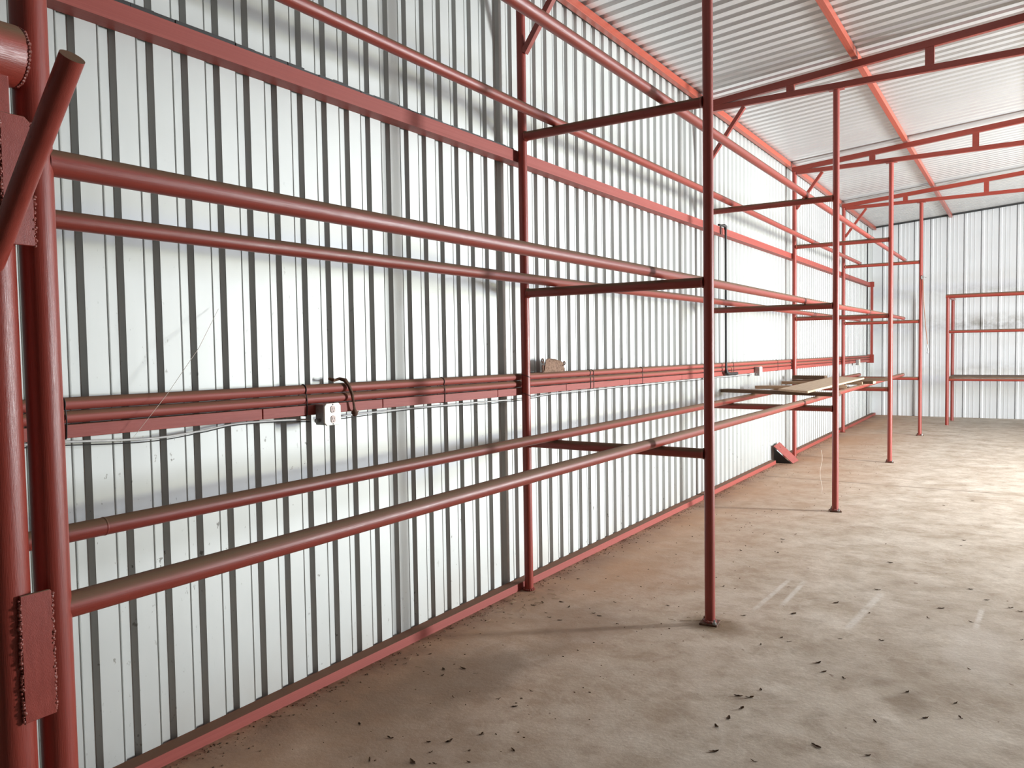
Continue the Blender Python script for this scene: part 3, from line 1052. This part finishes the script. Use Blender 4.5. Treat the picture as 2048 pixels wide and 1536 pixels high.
# ------------------------------------------------------------------ near uprights, plates and lever at the left edge
e = empty('door_upright', (1.10, YB, 0), 'big dark red pipe upright at the left edge, where the long rails end', 'post')
bm = bmesh.new()
tube(bm, [(0, 0, 0), (0, 0, 2.2), (0, 0, 4.3)], 0.0365, 36)
link('pipe', bm, RED, e, smooth=True)


def weld_line(bm, a, b, r, n, seed):
    rng = random.Random(seed)
    a, b = Vector(a), Vector(b)
    for k in range(n):
        q = a.lerp(b, k / (n - 1)) + Vector((rng.uniform(-1, 1), rng.uniform(-1, 1), rng.uniform(-1, 1))) * r * 0.45
        rr = r * rng.uniform(0.6, 1.25)
        mt = Matrix.Translation(q) @ Matrix.Rotation(rng.uniform(0, 3), 4, (rng.random(), rng.random(), 1)) @ Matrix.Diagonal((1, rng.uniform(0.8, 1.4), rng.uniform(0.6, 1.0), 1))
        bmesh.ops.create_icosphere(bm, subdivisions=2, radius=rr, matrix=mt)


g = empty('gate_frame', (1.10, 0.785, 0), 'thicker red pipe upright cut by the left picture edge, with a round header pipe', 'gate')
bm = bmesh.new()
tube(bm, [(0, 0, 0), (0, 0, 1.2), (0, 0, 2.235)], 0.0445, 36)
link('upright', bm, RED, g, smooth=True)
bm = bmesh.new()
tube(bm, [(0.015, 0.061, 2.290), (0.015, 0.05, 2.290), (0.015, -1.6, 2.290)], [0.058, 0.065, 0.065], 36)
link('header_pipe', bm, RED, g, smooth=True)
bm = bmesh.new()
for k in range(46):
    a = k * math.tau / 46
    rng = random.Random(k)
    bmesh.ops.create_icosphere(bm, subdivisions=1, radius=0.004 + 0.003 * rng.random(),
                               matrix=Matrix.Translation((0.015 + 0.060 * math.cos(a), 0.058, 2.290 + 0.060 * math.sin(a))))
link('weld_bead', bm, WELD, g, smooth=True)
bm = bmesh.new()
box(bm, (0.042, -0.05, 2.10), (0.050, 0.027, 2.245), None, 0.002)
link('gusset', bm, RED, g)


def tie_plate(z0, z1, lab, ym=(0.788, 0.852), seed=1, cham=0.012):
    p_ = empty('weld_plate', (1.146, (ym[0] + ym[1]) / 2, (z0 + z1) / 2), lab, 'plate', 'plates welded across the two near uprights')
    hy, hz = (ym[1] - ym[0]) / 2, (z1 - z0) / 2
    bm = bmesh.new()
    pts = [(-hy, -hz), (hy, -hz), (hy, hz - cham), (hy - cham, hz), (-hy, hz)]
    poly_prism(bm, [(0.0, a, b) for a, b in pts], (0.007, 0, 0))
    bmesh.ops.bevel(bm, geom=bm.edges[:], offset=0.001, segments=1, affect='EDGES')
    link('plate', bm, RED, p_)
    for sy in (-1, 1):
        bm = bmesh.new()
        weld_line(bm, (0.003, sy * (hy + 0.001), -hz + 0.002), (0.003, sy * (hy + 0.001), hz - 0.01), 0.0042, 54, seed + sy)
        link('weld_bead', bm, WELD, p_, smooth=True)
    return p_


tie_plate(0.858, 1.136, 'red steel plate welded across the two near uprights, lower one', seed=3, cham=0.004)
tie_plate(1.885, 2.158, 'red steel plate welded across the two near uprights, upper one behind the slanting pipe', (0.79, 0.850), seed=8)

bm = bmesh.new()
tube(bm, [(1.118, 0.7715, 1.826), (1.448, 0.7885, 2.2045)], 0.0225, 32)
bmesh.ops.remove_doubles(bm, verts=bm.verts[:], dist=0.0001)
o = link('slanted_pipe', bm, RED, smooth=True)
tag(o, 'short red pipe handle slanting up towards the viewer at the upper left', 'pipe')

# ------------------------------------------------------------------ dry leaves and litter
leaf_xy = [(2.13, 5.62), (2.16, 5.1), (1.77, 4.86), (1.52, 4.67), (2.09, 4.57), (2.29, 4.66), (1.81, 4.42), (1.86, 4.38), (1.74, 4.26), (2.06, 4.16), (2.11, 4.06), (2.21, 4.03), (1.88, 3.58), (1.83, 3.57), (1.9, 3.69), (1.88, 3.45), (1.86, 3.33), (1.84, 3.23), (2.59, 3.78), (2.72, 3.86), (2.69, 4.01), (2.49, 4.02), (2.72, 4.47), (2.47, 5.19), (2.75, 5.74), (2.88, 5.64), (2.93, 5.59), (2.94, 5.06), (2.69, 5.24), (2.65, 5.94), (2.52, 5.42), (1.95, 5.2), (2.24, 3.28), (2.43, 3.31), (2.06, 3.03), (1.9, 3.02), (2.41, 3.63), (1.06, 4.61), (1.23, 5.18), (1.32, 6.24), (1.29, 6.91), (1.24, 6.7), (1.05, 6.16), (2.0, 6.95), (2.52, 7.19), (2.53, 7.39), (2.5, 9.3), (2.27, 8.89), (2.11, 6.37), (0.5, 2.43), (0.7, 2.41), (0.86, 2.47), (0.93, 2.52), (0.92, 2.41), (1.2, 2.6), (1.01, 2.64), (0.88, 2.96), (0.97, 3.11), (0.99, 2.93), (0.45, 3.09), (0.53, 3.15), (0.49, 3.03), (0.26, 3.21), (0.23, 3.04), (0.69, 2.86), (0.75, 2.23), (1.1, 2.43), (0.91, 2.31), (0.99, 2.35), (0.34, 4.26), (0.44, 4.33), (0.53, 4.27), (0.46, 4.1), (0.27, 4.15), (0.32, 4.18), (0.72, 4.24), (0.77, 4.22), (0.6, 4.03), (0.74, 4.5), (0.52, 4.04), (0.29, 4.83)]


def leaf_bm(seed):
    rng = random.Random(seed)
    bm = bmesh.new()
    L = rng.uniform(0.012, 0.020)
    wd = L * rng.uniform(0.22, 0.45)
    n = 7
    top, bot = [], []
    cv = rng.uniform(0.15, 0.45)
    for k in range(n):
        t = -1 + 2 * k / (n - 1)
        wv = wd * (1 - t * t) ** 0.7 * rng.uniform(0.35, 1.25) + 0.0008
        z = 0.0012 + cv * L * t * t
        top.append((bm.verts.new((t * L, wv, z + cv * wv)), bm.verts.new((t * L, 0, z)), bm.verts.new((t * L, -wv, z + cv * wv))))
    for k in range(n - 1):
        for c_ in (0, 1):
            bm.faces.new((top[k][c_], top[k + 1][c_], top[k + 1][c_ + 1], top[k][c_ + 1]))
    geo = bmesh.ops.solidify(bm, geom=bm.faces[:], thickness=0.0006)
    zmin = min(v.co.z for v in bm.verts)
    for v in bm.verts:
        v.co.z -= zmin - 0.0003
    return bm


protos = []
rng = random.Random(42)
for i, (x, y) in enumerate(leaf_xy):
    if i < 8:
        o = link('dry_leaf', leaf_bm(i), LEAF)
        protos.append(o)
    else:
        o = protos[rng.randrange(8)].copy()
        col.objects.link(o)
    o.location = (x, y, 0)
    s = rng.uniform(0.8, 1.35)
    o.scale = (s, s, s)
    o.rotation_euler = (0, 0, rng.uniform(0, 6.28))
    if x < 0.6 and y > 3.9:
        zone = 'close to the foot of the nearest wall post'
    elif x < 0.6:
        zone = 'close to the wall foot channel, lower left of the floor'
    elif x < 1.25 and y < 3.5:
        zone = 'at the bottom edge of the picture, lower centre'
    elif x < 1.35:
        zone = 'between the wall foot and the nearest floor post'
    elif y < 3.75:
        zone = 'in the right foreground, low in the picture'
    elif x > 2.4:
        zone = 'near the right picture edge'
    else:
        zone = 'right of the nearest floor post'
    tag(o, 'small dry brown leaf scrap ' + zone, 'leaf', 'leaf scraps ' + zone)

# litter gathered along the wall foot: bits nobody could count
bm = bmesh.new()
rng = random.Random(77)
for k in range(1500):
    y = 1.2 + 13.5 * rng.random() ** 1.3
    x = 0.082 + abs(rng.gauss(0, 0.06))
    if rng.random() < 0.25:
        x = 0.1 + rng.random() * 1.3
    if abs(x - XW) < 0.05 and any(abs(y - r_) < 0.06 for r_ in ROWS):
        continue
    s = rng.uniform(0.0025, 0.008)
    mt = Matrix.Translation((x, y, s * 0.25)) @ Matrix.Rotation(rng.uniform(0, 6.28), 4, 'Z') @ Matrix.Diagonal((1, rng.uniform(0.3, 0.8), 0.35, 1))
    bmesh.ops.create_icosphere(bm, subdivisions=1, radius=s, matrix=mt)
o = link('dirt_crumbs', bm, LEAF, kind='stuff')
tag(o, 'dark crumbs of dirt and leaf litter gathered along the wall foot', 'litter')
o['kind'] = 'stuff'
bm = bmesh.new()
for k in range(70):
    rr_ = rng.random()
    if rr_ < 0.5:
        x, y = 0.14 + rng.random() * 0.25, 4.2 + rng.gauss(0, 0.25)
    elif rr_ < 0.8:
        x, y = XO + rng.gauss(0, 0.08), ROWS[0] + rng.gauss(0, 0.07)
    else:
        x, y = 0.1 + rng.random() * 0.3, 2 + rng.random() * 10
    a = rng.uniform(0, 3.14)
    L = rng.uniform(0.01, 0.035)
    tube(bm, [(x, y, 0.0022), (x + math.cos(a) * L, y + math.sin(a) * L, 0.004), (x + math.cos(a + 0.2) * 2 * L, y + math.sin(a + 0.2) * 2 * L, 0.0022)], 0.0011, 4)
o = link('straw_bits', bm, STRAW)
tag(o, 'pale dry straw bits caught round the post feet and wall foot', 'litter')
o['kind'] = 'stuff'
